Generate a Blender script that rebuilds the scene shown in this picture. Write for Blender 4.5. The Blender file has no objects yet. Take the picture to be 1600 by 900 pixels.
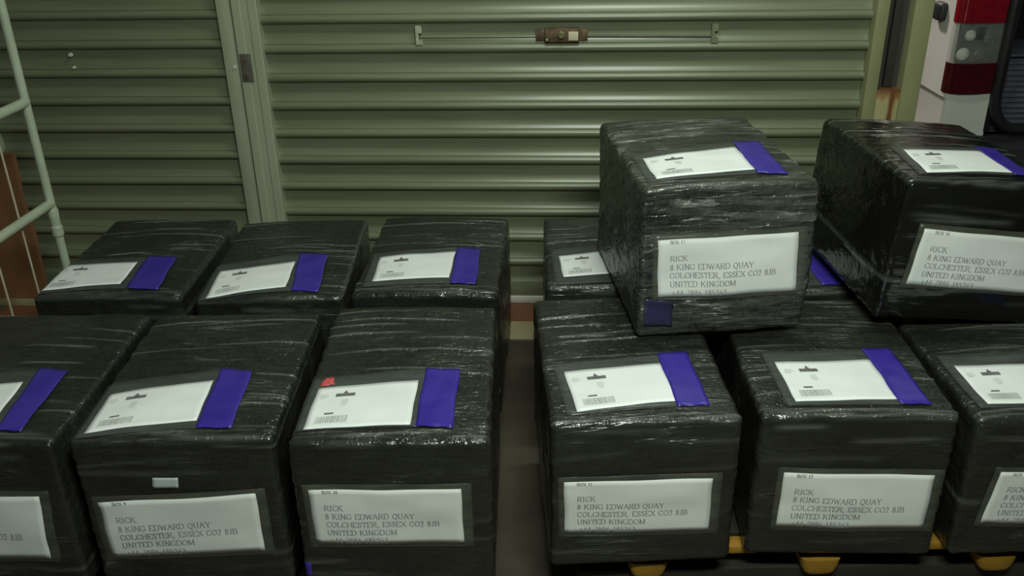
import bpy, bmesh, math, random
import numpy as np
from mathutils import Matrix, Vector, Euler

SC = bpy.context.scene
COL = SC.collection
R = math.radians

# ------------------------------------------------------------------ camera, world, lights, exposure
cam_data = bpy.data.cameras.new('camera')
cam_data.sensor_width = 36.0
cam_data.lens = 1442.5 / 1600 * 36
cam_data.clip_start = 0.05
cam = bpy.data.objects.new('camera', cam_data)
COL.objects.link(cam)
cam.matrix_world = (Matrix.Translation((0, 0, 1.6)) @ Matrix.Rotation(R(90 - 25.827), 4, 'X')
                    @ Matrix.Rotation(R(-1.161), 4, 'Z'))
SC.camera = cam

world = bpy.data.worlds.new('night')
SC.world = world
world.use_nodes = True
bg = world.node_tree.nodes['Background']
bg.inputs['Color'].default_value = (0.80, 0.95, 0.85, 1)
bg.inputs['Strength'].default_value = 0.022


def area(name, loc, target, sx, sy, power, color):
    d = bpy.data.lights.new(name, 'AREA')
    d.shape = 'RECTANGLE'
    d.size, d.size_y = sx, sy
    d.energy = power
    d.color = color
    o = bpy.data.objects.new(name, d)
    COL.objects.link(o)
    o.location = loc
    o.rotation_euler = (Vector(target) - Vector(loc)).to_track_quat('-Z', 'Y').to_euler()
    return o


# two fluorescent fittings under the arcade roof, and a warm street lamp out beyond the shutters
area('fluorescent_lamp', (0.28, 0.36, 2.22), (0.22, 1.9, 0.3), 0.8, 0.14, 42, (0.90, 1.0, 0.87))
area('fluorescent_lamp', (0.40, 2.25, 2.72), (0.40, 2.6, 0.0), 1.1, 0.14, 19, (0.90, 1.0, 0.85))
area('street_lamp', (0.3, 5.2, 3.4), (1.6, 3.4, 0.9), 0.3, 0.3, 115, (1.0, 0.88, 0.82))

SC.view_settings.view_transform = 'Standard'
SC.view_settings.look = 'None'
SC.view_settings.gamma = 1.0
SC.view_settings.use_curve_mapping = False
SC.view_settings.exposure = 0.0


# ------------------------------------------------------------------ materials
def new_mat(name):
    m = bpy.data.materials.new(name)
    m.use_nodes = True
    nt = m.node_tree
    return m, nt, nt.nodes['Principled BSDF']


def N(nt, kind, **kw):
    n = nt.nodes.new(kind)
    for k, v in kw.items():
        setattr(n, k, v)
    return n


def noise(nt, scale3, detail=3.0, rough=0.55, offset=True, dist=0.0):
    tc = N(nt, 'ShaderNodeTexCoord')
    mp = N(nt, 'ShaderNodeMapping')
    mp.inputs['Scale'].default_value = scale3
    nt.links.new(tc.outputs['Object'], mp.inputs['Vector'])
    if offset:
        oi = N(nt, 'ShaderNodeObjectInfo')
        mu = N(nt, 'ShaderNodeMath', operation='MULTIPLY')
        mu.inputs[1].default_value = 40.0
        nt.links.new(oi.outputs['Random'], mu.inputs[0])
        nt.links.new(mu.outputs[0], mp.inputs['Location'])
    nz = N(nt, 'ShaderNodeTexNoise')
    nz.inputs['Scale'].default_value = 1.0
    nz.inputs['Detail'].default_value = detail
    nz.inputs['Roughness'].default_value = rough
    nz.inputs['Distortion'].default_value = dist
    nt.links.new(mp.outputs[0], nz.inputs['Vector'])
    return nz.outputs['Fac']


def ramp(nt, fac, stops):
    r = N(nt, 'ShaderNodeValToRGB')
    el = r.color_ramp.elements
    while len(el) < len(stops):
        el.new(0.5)
    for e, (p, c) in zip(el, stops):
        e.position = p
        e.color = (*c, 1) if len(c) == 3 else c
    nt.links.new(fac, r.inputs[0])
    return r.outputs[0]


def math_node(nt, op, a, b):
    m = N(nt, 'ShaderNodeMath', operation=op)
    for i, v in enumerate((a, b)):
        if isinstance(v, (int, float)):
            m.inputs[i].default_value = v
        else:
            nt.links.new(v, m.inputs[i])
    return m.outputs[0]


def bump(nt, bsdf, height, strength, distance):
    b = N(nt, 'ShaderNodeBump')
    b.inputs['Strength'].default_value = strength
    b.inputs['Distance'].default_value = distance
    nt.links.new(height, b.inputs['Height'])
    nt.links.new(b.outputs[0], bsdf.inputs['Normal'])


def mottled(name, c1, c2, scale=(8, 8, 8), rough=0.5, spec=0.5, metal=0.0, bumps=0.0, detail=4.0, lo=0.35, hi=0.65):
    m, nt, b = new_mat(name)
    nz = noise(nt, scale, detail)
    nt.links.new(ramp(nt, nz, [(lo, c1), (hi, c2)]), b.inputs['Base Color'])
    b.inputs['Roughness'].default_value = rough
    b.inputs['Specular IOR Level'].default_value = spec
    b.inputs['Metallic'].default_value = metal
    if bumps:
        bump(nt, b, nz, bumps, 0.003)
    return m


def film_material(name, milky, r0, r1, crumple, wrinkle, face):
    """black stretch film: black sheet under clear wrap, pulled into creases that run round the carton"""
    m, nt, b = new_mat(name)
    streak = noise(nt, (3.2, 30, 30), 3, 0.5, dist=0.5)
    streak2 = noise(nt, (7, 75, 75), 2, 0.5, dist=0.3)
    crink = noise(nt, (26, 26, 26), 3, 0.55, dist=1.2)
    patch = noise(nt, (5, 7, 7), 2)

    def ridge(f, sharp):
        a = math_node(nt, 'ABSOLUTE', math_node(nt, 'SUBTRACT', f, 0.5), 0.0)
        return math_node(nt, 'MAXIMUM', math_node(nt, 'SUBTRACT', 1.0, math_node(nt, 'MULTIPLY', a, sharp)), 0.0)
    pm = math_node(nt, 'MAXIMUM', math_node(nt, 'MULTIPLY', math_node(nt, 'SUBTRACT', patch, 0.47), 4.0), 0.0)
    pm = math_node(nt, 'MINIMUM', pm, 1.0)
    r_a = math_node(nt, 'MULTIPLY', math_node(nt, 'MULTIPLY', ridge(streak, 26.0), pm), wrinkle)
    r_b = math_node(nt, 'MULTIPLY', ridge(streak2, 8.0), 0.25 * wrinkle)
    r_c = math_node(nt, 'MULTIPLY', ridge(crink, 9.0), crumple)
    # pulled harder over the flat top than down the faces
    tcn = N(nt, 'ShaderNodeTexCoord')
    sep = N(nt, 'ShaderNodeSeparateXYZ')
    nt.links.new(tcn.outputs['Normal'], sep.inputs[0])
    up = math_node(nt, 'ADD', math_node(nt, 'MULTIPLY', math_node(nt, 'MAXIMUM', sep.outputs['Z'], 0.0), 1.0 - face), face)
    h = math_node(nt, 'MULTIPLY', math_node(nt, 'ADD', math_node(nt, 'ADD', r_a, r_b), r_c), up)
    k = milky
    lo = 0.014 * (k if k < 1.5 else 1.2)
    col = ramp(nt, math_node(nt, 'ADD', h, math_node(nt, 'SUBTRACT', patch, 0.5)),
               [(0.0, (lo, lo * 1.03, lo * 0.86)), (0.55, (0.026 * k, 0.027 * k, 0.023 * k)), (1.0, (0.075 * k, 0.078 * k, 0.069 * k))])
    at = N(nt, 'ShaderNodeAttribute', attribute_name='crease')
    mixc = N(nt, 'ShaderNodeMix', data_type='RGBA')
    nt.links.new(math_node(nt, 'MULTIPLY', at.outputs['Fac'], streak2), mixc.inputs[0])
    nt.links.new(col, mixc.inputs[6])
    mixc.inputs[7].default_value = (0.24, 0.25, 0.225, 1)  # crease highlights painted pale on top of the film's own whitening
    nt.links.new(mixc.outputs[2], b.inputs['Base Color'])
    b.inputs['Specular IOR Level'].default_value = 0.55
    nt.links.new(ramp(nt, patch, [(0.3, (r0,) * 3), (0.7, (r1,) * 3)]), b.inputs['Roughness'])
    bump(nt, b, h, 0.8, 0.0035)
    return m


M = {}
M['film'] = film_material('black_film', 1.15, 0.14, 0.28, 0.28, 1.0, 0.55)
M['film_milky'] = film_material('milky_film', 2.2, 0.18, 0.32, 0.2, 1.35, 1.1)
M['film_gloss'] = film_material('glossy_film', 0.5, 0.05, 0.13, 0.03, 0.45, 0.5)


def paper(name, c, rough, coat):
    m, nt, b = new_mat(name)
    nz = noise(nt, (9, 9, 9), 2)
    c2 = tuple(x * 0.93 for x in c)
    nt.links.new(ramp(nt, nz, [(0.35, c2), (0.65, c)]), b.inputs['Base Color'])
    b.inputs['Roughness'].default_value = rough
    b.inputs['Coat Weight'].default_value = coat
    b.inputs['Coat Roughness'].default_value = 0.22
    bump(nt, b, nz, 0.25, 0.004)
    return m


M['waybill'] = paper('waybill_paper', (0.84, 0.86, 0.86), 0.55, 0.25)
M['label'] = paper('address_paper', (0.74, 0.76, 0.74), 0.6, 0.1)
M['purple'] = mottled('purple_tape', (0.040, 0.024, 0.30), (0.060, 0.038, 0.36), (14, 14, 14), 0.24, 0.5, bumps=0.3)
M['purple'].node_tree.nodes['Principled BSDF'].inputs['Alpha'].default_value = 0.88
M['purple_dim'] = mottled('purple_under_film', (0.020, 0.018, 0.034), (0.032, 0.027, 0.075), (16, 40, 40), 0.3, 0.5, bumps=0.5)
M['ink_address'] = mottled('address_ink', (0.21, 0.215, 0.21), (0.29, 0.295, 0.29), (30, 30, 30), 0.6, 0.2)
M['ink'] = mottled('printed_ink', (0.12, 0.123, 0.12), (0.18, 0.185, 0.18), (30, 30, 30), 0.6, 0.2)
M['ink_soft'] = mottled('faint_ink', (0.30, 0.31, 0.30), (0.38, 0.39, 0.38), (30, 30, 30), 0.6, 0.2)
M['ink_pale'] = mottled('pale_ink', (0.58, 0.60, 0.59), (0.66, 0.68, 0.67), (30, 30, 30), 0.6, 0.2)
M['red_mark'] = mottled('red_sticker', (0.55, 0.07, 0.08), (0.65, 0.12, 0.12), (60, 60, 60), 0.35, 0.5)
M['sticker'] = mottled('grey_sticker', (0.42, 0.47, 0.50), (0.50, 0.55, 0.58), (20, 20, 20), 0.4, 0.5)


def clear_film(name, col, alpha, rough):
    m, nt, b = new_mat(name)
    nz = noise(nt, (10, 45, 45), 3)
    b.inputs['Base Color'].default_value = (*col, 1)
    nt.links.new(ramp(nt, nz, [(0.3, (alpha * 0.6,) * 3), (0.7, (alpha * 1.4,) * 3)]), b.inputs['Alpha'])
    b.inputs['Roughness'].default_value = rough
    bump(nt, b, nz, 0.4, 0.003)
    return m


M['pouch'] = clear_film('clear_pouch_film', (0.12, 0.135, 0.125), 0.34, 0.2)
M['pouch_front'] = clear_film('clear_label_film', (0.15, 0.16, 0.125), 0.28, 0.25)


def shutter_material():
    m, nt, b = new_mat('shutter_paint')
    fine = noise(nt, (3, 30, 60), 4, offset=True)
    big = noise(nt, (1.4, 1.4, 1.4), 3, offset=True)
    f = math_node(nt, 'ADD', math_node(nt, 'MULTIPLY', fine, 0.5), math_node(nt, 'MULTIPLY', big, 0.5))
    nt.links.new(ramp(nt, f, [(0.36, (0.145, 0.160, 0.095)), (0.64, (0.200, 0.215, 0.136))]), b.inputs['Base Color'])
    b.inputs['Roughness'].default_value = 0.31
    b.inputs['Specular IOR Level'].default_value = 0.6
    bump(nt, b, fine, 0.06, 0.002)
    return m


M['shutter'] = shutter_material()
M['mullion'] = mottled('mullion_paint', (0.330, 0.350, 0.245), (0.400, 0.420, 0.310), (6, 6, 2), 0.45)
M['mullion_worn'] = mottled('worn_lock_plate', (0.075, 0.070, 0.055), (0.12, 0.11, 0.085), (20, 20, 20), 0.5, 0.5)
M['jamb'] = mottled('jamb_paint', (0.230, 0.235, 0.120), (0.285, 0.285, 0.150), (5, 5, 3), 0.5)
M['jamb_dark'] = mottled('jamb_track_steel', (0.030, 0.030, 0.026), (0.055, 0.052, 0.045), (5, 5, 3), 0.45)
M['groove'] = mottled('dark_gap', (0.02, 0.022, 0.016), (0.03, 0.032, 0.024), (5, 5, 5), 0.8)


def rusty_material():
    m, nt, b = new_mat('rust_streaked_paint')
    tc = N(nt, 'ShaderNodeTexCoord')
    sep = N(nt, 'ShaderNodeSeparateXYZ')
    nt.links.new(tc.outputs['Object'], sep.inputs[0])
    nz = noise(nt, (30, 30, 14), 4, offset=False)
    # rust creeps down from the top edge and in one vertical run
    top = math_node(nt, 'MULTIPLY', math_node(nt, 'ADD', sep.outputs['Z'], -0.79), 22.0)
    run = math_node(nt, 'SUBTRACT', 1.0, math_node(nt, 'MULTIPLY', math_node(nt, 'ABSOLUTE', math_node(nt, 'ADD', sep.outputs['X'], -1.288), 0.0), 70.0))
    mx = math_node(nt, 'MAXIMUM', top, run)
    f = math_node(nt, 'ADD', mx, math_node(nt, 'MULTIPLY', math_node(nt, 'SUBTRACT', nz, 0.5), 1.6))
    nt.links.new(ramp(nt, f, [(0.15, (0.33, 0.30, 0.14)), (0.55, (0.26, 0.13, 0.035)), (0.95, (0.12, 0.045, 0.012))]), b.inputs['Base Color'])
    b.inputs['Roughness'].default_value = 0.6
    return m


M['rusty'] = rusty_material()
M['rust'] = mottled('rusted_iron', (0.055, 0.035, 0.016), (0.16, 0.105, 0.055), (40, 40, 40), 0.6, 0.4)
M['brass'] = mottled('worn_brass', (0.16, 0.14, 0.07), (0.24, 0.20, 0.10), (60, 60, 60), 0.4, 0.5, metal=0.4)
M['cream'] = mottled('cream_sticker', (0.52, 0.46, 0.33), (0.62, 0.55, 0.40), (60, 60, 60), 0.5)
M['hook'] = mottled('pale_hook_metal', (0.34, 0.34, 0.24), (0.44, 0.44, 0.33), (60, 60, 60), 0.45)
M['hem'] = mottled('bare_hem_metal', (0.55, 0.56, 0.50), (0.68, 0.68, 0.62), (10, 10, 10), 0.45)
M['white_fleck'] = mottled('white_enamel', (0.6, 0.6, 0.58), (0.7, 0.7, 0.68), (60, 60, 60), 0.4)
M['rack'] = mottled('pale_green_enamel', (0.40, 0.45, 0.34), (0.48, 0.53, 0.41), (12, 12, 12), 0.4)
M['wire'] = mottled('pale_wire', (0.42, 0.38, 0.28), (0.52, 0.47, 0.36), (12, 12, 12), 0.45)
M['board'] = mottled('brown_hardboard', (0.19, 0.085, 0.038), (0.29, 0.135, 0.062), (5, 5, 2.2), 0.6)
M['floor'] = mottled('worn_floor', (0.050, 0.038, 0.027), (0.105, 0.088, 0.062), (3.2, 3.2, 3.2), 0.62, bumps=0.2, detail=6)
M['sill_red'] = mottled('red_brown_sill', (0.150, 0.058, 0.032), (0.20, 0.082, 0.046), (9, 9, 9), 0.6)
M['sill_beige'] = mottled('beige_sill', (0.25, 0.21, 0.115), (0.34, 0.29, 0.17), (9, 9, 9), 0.65)
M['pallet_yellow'] = mottled('yellow_pallet', (0.26, 0.135, 0.012), (0.34, 0.18, 0.02), (9, 9, 9), 0.5)
M['pallet_dark'] = mottled('gap_shade_timber', (0.014, 0.011, 0.008), (0.026, 0.021, 0.016), (4, 12, 12), 0.7)  # near-black, so the timber colour carries the shade of the box gaps
M['van'] = mottled('white_car_paint', (0.50, 0.51, 0.47), (0.56, 0.57, 0.53), (3, 3, 3), 0.25, 0.5)
M['rubber'] = mottled('black_rubber', (0.008, 0.008, 0.009), (0.014, 0.014, 0.015), (12, 12, 12), 0.4, 0.5)
M['plastic_dark'] = mottled('dark_bumper_plastic', (0.013, 0.013, 0.015), (0.022, 0.022, 0.024), (12, 12, 12), 0.5, 0.5)
M['interior'] = mottled('dark_interior_trim', (0.010, 0.010, 0.014), (0.018, 0.018, 0.023), (6, 6, 6), 0.7)
M['ribbed'] = mottled('blue_grey_ribbed_mat', (0.060, 0.062, 0.085), (0.095, 0.098, 0.125), (14, 14, 14), 0.5)
M['chrome'] = mottled('lamp_reflector', (0.55, 0.56, 0.54), (0.75, 0.76, 0.74), (24, 24, 24), 0.16, 0.5, metal=0.9, bumps=0.5)
M['tyre'] = mottled('tyre_rubber', (0.012, 0.012, 0.012), (0.02, 0.02, 0.02), (20, 20, 20), 0.7)


def lens(name, col, alpha, rough=0.08):
    m, nt, b = new_mat(name)
    nz = noise(nt, (40, 40, 40), 2)
    c2 = tuple(x * 0.8 for x in col)
    nt.links.new(ramp(nt, nz, [(0.4, c2), (0.6, col)]), b.inputs['Base Color'])
    b.inputs['Roughness'].default_value = rough
    b.inputs['Alpha'].default_value = alpha
    return m


M['lens_red'] = lens('red_lens', (0.20, 0.005, 0.012), 0.95)
M['lens_dark_red'] = lens('dark_red_lens', (0.055, 0.004, 0.008), 0.97)
M['lens_clear'] = lens('clear_lens', (0.26, 0.28, 0.25), 0.16)


# ------------------------------------------------------------------ object helpers
def tag(o, label=None, cat=None, group=None, kind=None):
    if label:
        o['label'] = label
    if cat:
        o['category'] = cat
    if group:
        o['group'] = group
    if kind:
        o['kind'] = kind
    return o


def empty(name, loc=(0, 0, 0), rot=(0, 0, 0), parent=None):
    o = bpy.data.objects.new(name, None)
    o.empty_display_size = 0.1
    COL.objects.link(o)
    o.location = loc
    o.rotation_euler = rot
    o.parent = parent
    return o


def link_mesh(name, me, mat, parent=None, loc=(0, 0, 0), smooth=None):
    if mat is not None and not me.materials:
        me.materials.append(mat)
    o = bpy.data.objects.new(name, me)
    COL.objects.link(o)
    o.location = loc
    o.parent = parent
    return o


def mesh_np(name, V, Q, smooth=True):
    me = bpy.data.meshes.new(name)
    V = np.asarray(V, np.float32)
    Q = np.asarray(Q, np.int32)
    me.vertices.add(len(V))
    me.vertices.foreach_set('co', V.ravel())
    k = Q.shape[1]
    me.loops.add(len(Q) * k)
    me.loops.foreach_set('vertex_index', Q.ravel())
    me.polygons.add(len(Q))
    me.polygons.foreach_set('loop_start', np.arange(0, len(Q) * k, k, dtype=np.int32))
    me.polygons.foreach_set('use_smooth', np.full(len(Q), smooth))
    me.update(calc_edges=True)
    me.validate()
    return me


class MB:
    """collects shapes into one mesh"""

    def __init__(s):
        s.bm = bmesh.new()

    def box(s, lo, hi, bevel=0.0, seg=2):
        bm2 = bmesh.new()
        bmesh.ops.create_cube(bm2, size=1.0)
        lo, hi = Vector(lo), Vector(hi)
        for v in bm2.verts:
            v.co = Vector([(lo[i] + hi[i]) / 2 + v.co[i] * (hi[i] - lo[i]) for i in range(3)])
        if bevel:
            bmesh.ops.bevel(bm2, geom=bm2.edges[:], offset=bevel, segments=seg, profile=0.5, affect='EDGES')
        s._add(bm2)
        return s

    def _add(s, bm2):
        me = bpy.data.meshes.new('tmp')
        bm2.to_mesh(me)
        bm2.free()
        s.bm.from_mesh(me)
        bpy.data.meshes.remove(me)

    def tube(s, pts, r, n=12, caps=True):
        pts = [Vector(p) for p in pts]
        rad = r if isinstance(r, (list, tuple)) else [r] * len(pts)
        rings = []
        up = Vector((0, 0, 1))
        for i, p in enumerate(pts):
            a = pts[max(i - 1, 0)]
            b = pts[min(i + 1, len(pts) - 1)]
            t = (b - a).normalized()
            ref = up if abs(t.dot(up)) < 0.95 else Vector((1, 0, 0))
            e1 = t.cross(ref).normalized()
            e2 = t.cross(e1).normalized()
            rings.append([s.bm.verts.new(p + (e1 * math.cos(2 * math.pi * k / n) + e2 * math.sin(2 * math.pi * k / n)) * rad[i]) for k in range(n)])
        for i in range(len(rings) - 1):
            for k in range(n):
                f = s.bm.faces.new((rings[i][k], rings[i][(k + 1) % n], rings[i + 1][(k + 1) % n], rings[i + 1][k]))
                f.smooth = True
        if caps:
            s.bm.faces.new(rings[0][::-1])
            s.bm.faces.new(rings[-1])
        return s

    def prism(s, poly, axis, a, b):
        """closed 2-D polygon extruded along an axis: axis 0 -> poly is (y,z); 1 -> (x,z); 2 -> (x,y)"""
        def at(p, t):
            if axis == 0:
                return (t, p[0], p[1])
            if axis == 1:
                return (p[0], t, p[1])
            return (p[0], p[1], t)
        A = [s.bm.verts.new(at(p, a)) for p in poly]
        B = [s.bm.verts.new(at(p, b)) for p in poly]
        n = len(poly)
        for i in range(n):
            s.bm.faces.new((A[i], A[(i + 1) % n], B[(i + 1) % n], B[i]))
        s.bm.faces.new(A[::-1])
        s.bm.faces.new(B)
        return s

    def mesh(s, name, smooth_angle=None):
        bmesh.ops.recalc_face_normals(s.bm, faces=s.bm.faces[:])
        me = bpy.data.meshes.new(name)
        s.bm.to_mesh(me)
        s.bm.free()
        if smooth_angle is not None:
            me.polygons.foreach_set('use_smooth', [True] * len(me.polygons))
            me.set_sharp_from_angle(angle=R(smooth_angle))
        return me

    def build(s, name, mat, parent=None, loc=(0, 0, 0), smooth_angle=30):
        return link_mesh(name, s.mesh(name, smooth_angle), mat, parent, loc)


# ------------------------------------------------------------------ the setting
fl = MB().box((-4.2, -0.6, -0.05), (4.6, 6.5, 0.0)).build('floor', M['floor'])
tag(fl, 'worn brown grey concrete floor between the two pallets', None, None, 'structure')

WALL_Y, PSI = 3.1733, R(-3.89)
wall_rot = (0, 0, PSI)


def wall_empty(name):
    o = empty(name, (0, WALL_Y, 0), wall_rot)
    o['kind'] = 'structure'
    return o


PITCH = 0.0991


def slat_mesh(u0, u1):
    """one roller-shutter slat: a rolled bead over a flat field; local z=0 is the bead's top"""
    prof = [(0.006, 0.0)]
    for k in range(0, 9):
        a = R(80 - k * 20)
        prof.append((-0.001 - 0.0155 * math.cos(a), -0.0150 + 0.0150 * math.sin(a)))
    prof += [(0.0030, -0.0315), (0.0055, -0.038), (0.0075, -0.050), (0.0078, -0.064), (0.0062, -0.078), (0.0030, -0.090), (-0.0010, -PITCH + 0.001), (0.010, -PITCH + 0.001), (0.012, -0.03)]
    mb = MB()
    mb.prism(prof, 0, u0, u1)
    return mb.mesh('shutter_slat', 38)


def shutter(name, label, u0, u1, ztop, count):
    root = wall_empty(name)
    root['label'] = label
    me = slat_mesh(u0, u1)
    me.materials.append(M['shutter'])
    for k in range(count):
        z = ztop - k * PITCH
        if z - PITCH < 0.035:
            break
        o = bpy.data.objects.new('shutter_slat', me)
        COL.objects.link(o)
        o.parent = root
        o.location = (0, 0, z)
    zb = ztop - k * PITCH
    MB().box((u0, -0.004, 0.033), (u1, 0.008, max(zb, 0.05)), 0.002).build('bottom_rail', M['shutter'], root)
    MB().box((u0, -0.010, 0.004), (u1, 0.012, 0.034), 0.004).build('hem_bar', M['hem'], root)
    return root


Z0R = 1.0845
right_shutter = shutter('door_1', 'wide green grey roller shutter behind the boxes, with rusty lock', -0.838, 1.205, Z0R + 12 * PITCH, 40)
left_shutter = shutter('door_2', 'dim green grey roller shutter behind the pale green rack', -1.905, -0.970, 1.1035 + 12 * PITCH, 40)

# rusty lock, locking rod and brackets on the right shutter
lockcase = MB().box((0.128, -0.022, 0.990), (0.243, 0.004, 1.036), 0.003).build('lock_case', M['rust'], right_shutter)
MB().tube([(0.1835, -0.021, 1.016), (0.1835, -0.034, 1.016), (0.1835, -0.036, 1.016)], [0.0125, 0.0125, 0.009], 18).build('lock_cylinder', M['brass'], lockcase)
MB().box((0.2075, -0.0245, 0.9965), (0.2400, -0.021, 1.0255), 0.0008).build('lock_sticker', M['cream'], lockcase)
MB().tube([(0.136, -0.021, 1.000), (0.136, -0.027, 1.000)], 0.0035, 10).build('screw', M['hook'], lockcase)
MB().box((0.098, -0.010, 0.994), (0.129, 0.004, 1.030), 0.002).build('lock_tab', M['rust'], right_shutter)
MB().box((0.242, -0.010, 0.994), (0.272, 0.004, 1.030), 0.002).build('lock_tab', M['rust'], right_shutter)
MB().tube([(0.268, -0.004, 1.008), (0.690, -0.004, 1.004)], 0.0042, 10).build('locking_rod', M['mullion_worn'], right_shutter)
MB().tube([(-0.300, -0.004, 1.008), (0.10, -0.004, 1.008)], 0.0035, 10).build('locking_rod', M['shutter'], right_shutter)
for u, mt in ((-0.299, 'hook'), (0.690, 'shutter')):
    MB().prism([(u - 0.009, 0.984), (u + 0.013, 0.984), (u + 0.013, 0.999), (u + 0.001, 0.999), (u + 0.001, 1.022), (u + 0.012, 1.022), (u + 0.012, 1.046), (u - 0.009, 1.046)], 1, -0.016, 0.004).build('rod_bracket', M[mt], right_shutter)
# small white keyhole cover on the left shutter
MB().tube([(-1.529, -0.001, 0.956), (-1.529, -0.010, 0.956)], [0.008, 0.006], 14).build('shutter_stud', M['white_fleck'], left_shutter)
MB().tube([(-1.5255, 0.0, 0.912), (-1.5255, -0.012, 0.912)], [0.005, 0.004], 12).build('shutter_stud', M['white_fleck'], left_shutter)

# centre mullion between the shutters
mul = wall_empty('trim_1')
mul['label'] = 'pale green steel post between the two roller shutters'
MB().box((-0.9765, -0.030, 0.0), (-0.9275, 0.03, 2.3), 0.003).build('side_flange', M['mullion'], mul)
MB().box((-0.9280, -0.020, 0.0), (-0.9215, 0.03, 2.3)).build('seam', M['groove'], mul)
mb = MB()
mb.prism([(-0.9222, 0.03), (-0.9222, -0.036), (-0.919, -0.039), (-0.893, -0.039), (-0.890, -0.036), (-0.866, -0.036), (-0.863, -0.039), (-0.838, -0.039), (-0.8345, -0.036), (-0.8345, 0.03)], 2, 0.0, 2.3)
mb.build('post_face', M['mullion'], mul)
lp = MB().box((-0.9165, -0.0405, 0.8655), (-0.8775, -0.030, 0.9620), 0.001).build('lock_plate', M['mullion_worn'], mul)
MB().tube([(-0.897, -0.0405, 0.945), (-0.897, -0.044, 0.945)], 0.006, 12).build('plate_screw', M['rust'], lp)
MB().tube([(-0.897, -0.0405, 0.883), (-0.897, -0.044, 0.883)], 0.006, 12).build('plate_screw', M['rust'], lp)
MB().tube([(-0.939, -0.029, 0.9165), (-0.939, -0.036, 0.9165)], 0.005, 12).build('catch_pin', M['white_fleck'], mul)

# right guide post: two painted flanges with a dark open track, rusted plate at the foot
jb = wall_empty('trim_2')
jb['label'] = 'yellow green steel jamb with dark open track and rusty foot'
MB().box((1.195, -0.05, 0.0), (1.235, 0.06, 2.3), 0.003).build('jamb_flange', M['jamb'], jb)
MB().box((1.313, -0.05, 0.0), (1.373, 0.06, 2.3), 0.003).build('jamb_flange', M['jamb'], jb)
MB().box((1.230, 0.005, 0.0), (1.318, 0.06, 2.3)).build('track_back', M['jamb_dark'], jb)
MB().box((1.262, -0.018, 0.835), (1.288, 0.008, 2.3), 0.004).build('track_rib', M['jamb_dark'], jb)
MB().box((1.235, -0.042, 0.0), (1.313, 0.004, 0.832), 0.002).build('foot_plate', M['rusty'], jb)

# left jamb behind the rack and the board
jl = wall_empty('trim_3')
jl['label'] = 'pale green jamb at the far left of the dim shutter'
MB().box((-1.975, -0.03, 0.0), (-1.862, 0.05, 2.3), 0.004).build('jamb_flange', M['mullion'], jl)
# wall further left, out of frame, carries the jamb
wl = wall_empty('wall_left')
MB().box((-3.2, 0.0, 0.0), (-1.975, 0.12, 2.3)).build('wall_face', M['mullion'], wl)

# floor strips at the foot of the shutters
sl = wall_empty('trim_4')
sl['label'] = 'red brown sill strip at the foot of the shutters'
MB().box((-1.97, -0.155, 0.0), (1.38, 0.03, 0.004)).build('sill_face', M['sill_red'], sl)
sb = wall_empty('trim_5')
sb['label'] = 'beige strip on the floor in front of the red brown sill'
MB().box((-3.0, -0.290, 0.0), (1.38, -0.155, 0.003)).build('sill_face', M['sill_beige'], sb)


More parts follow.
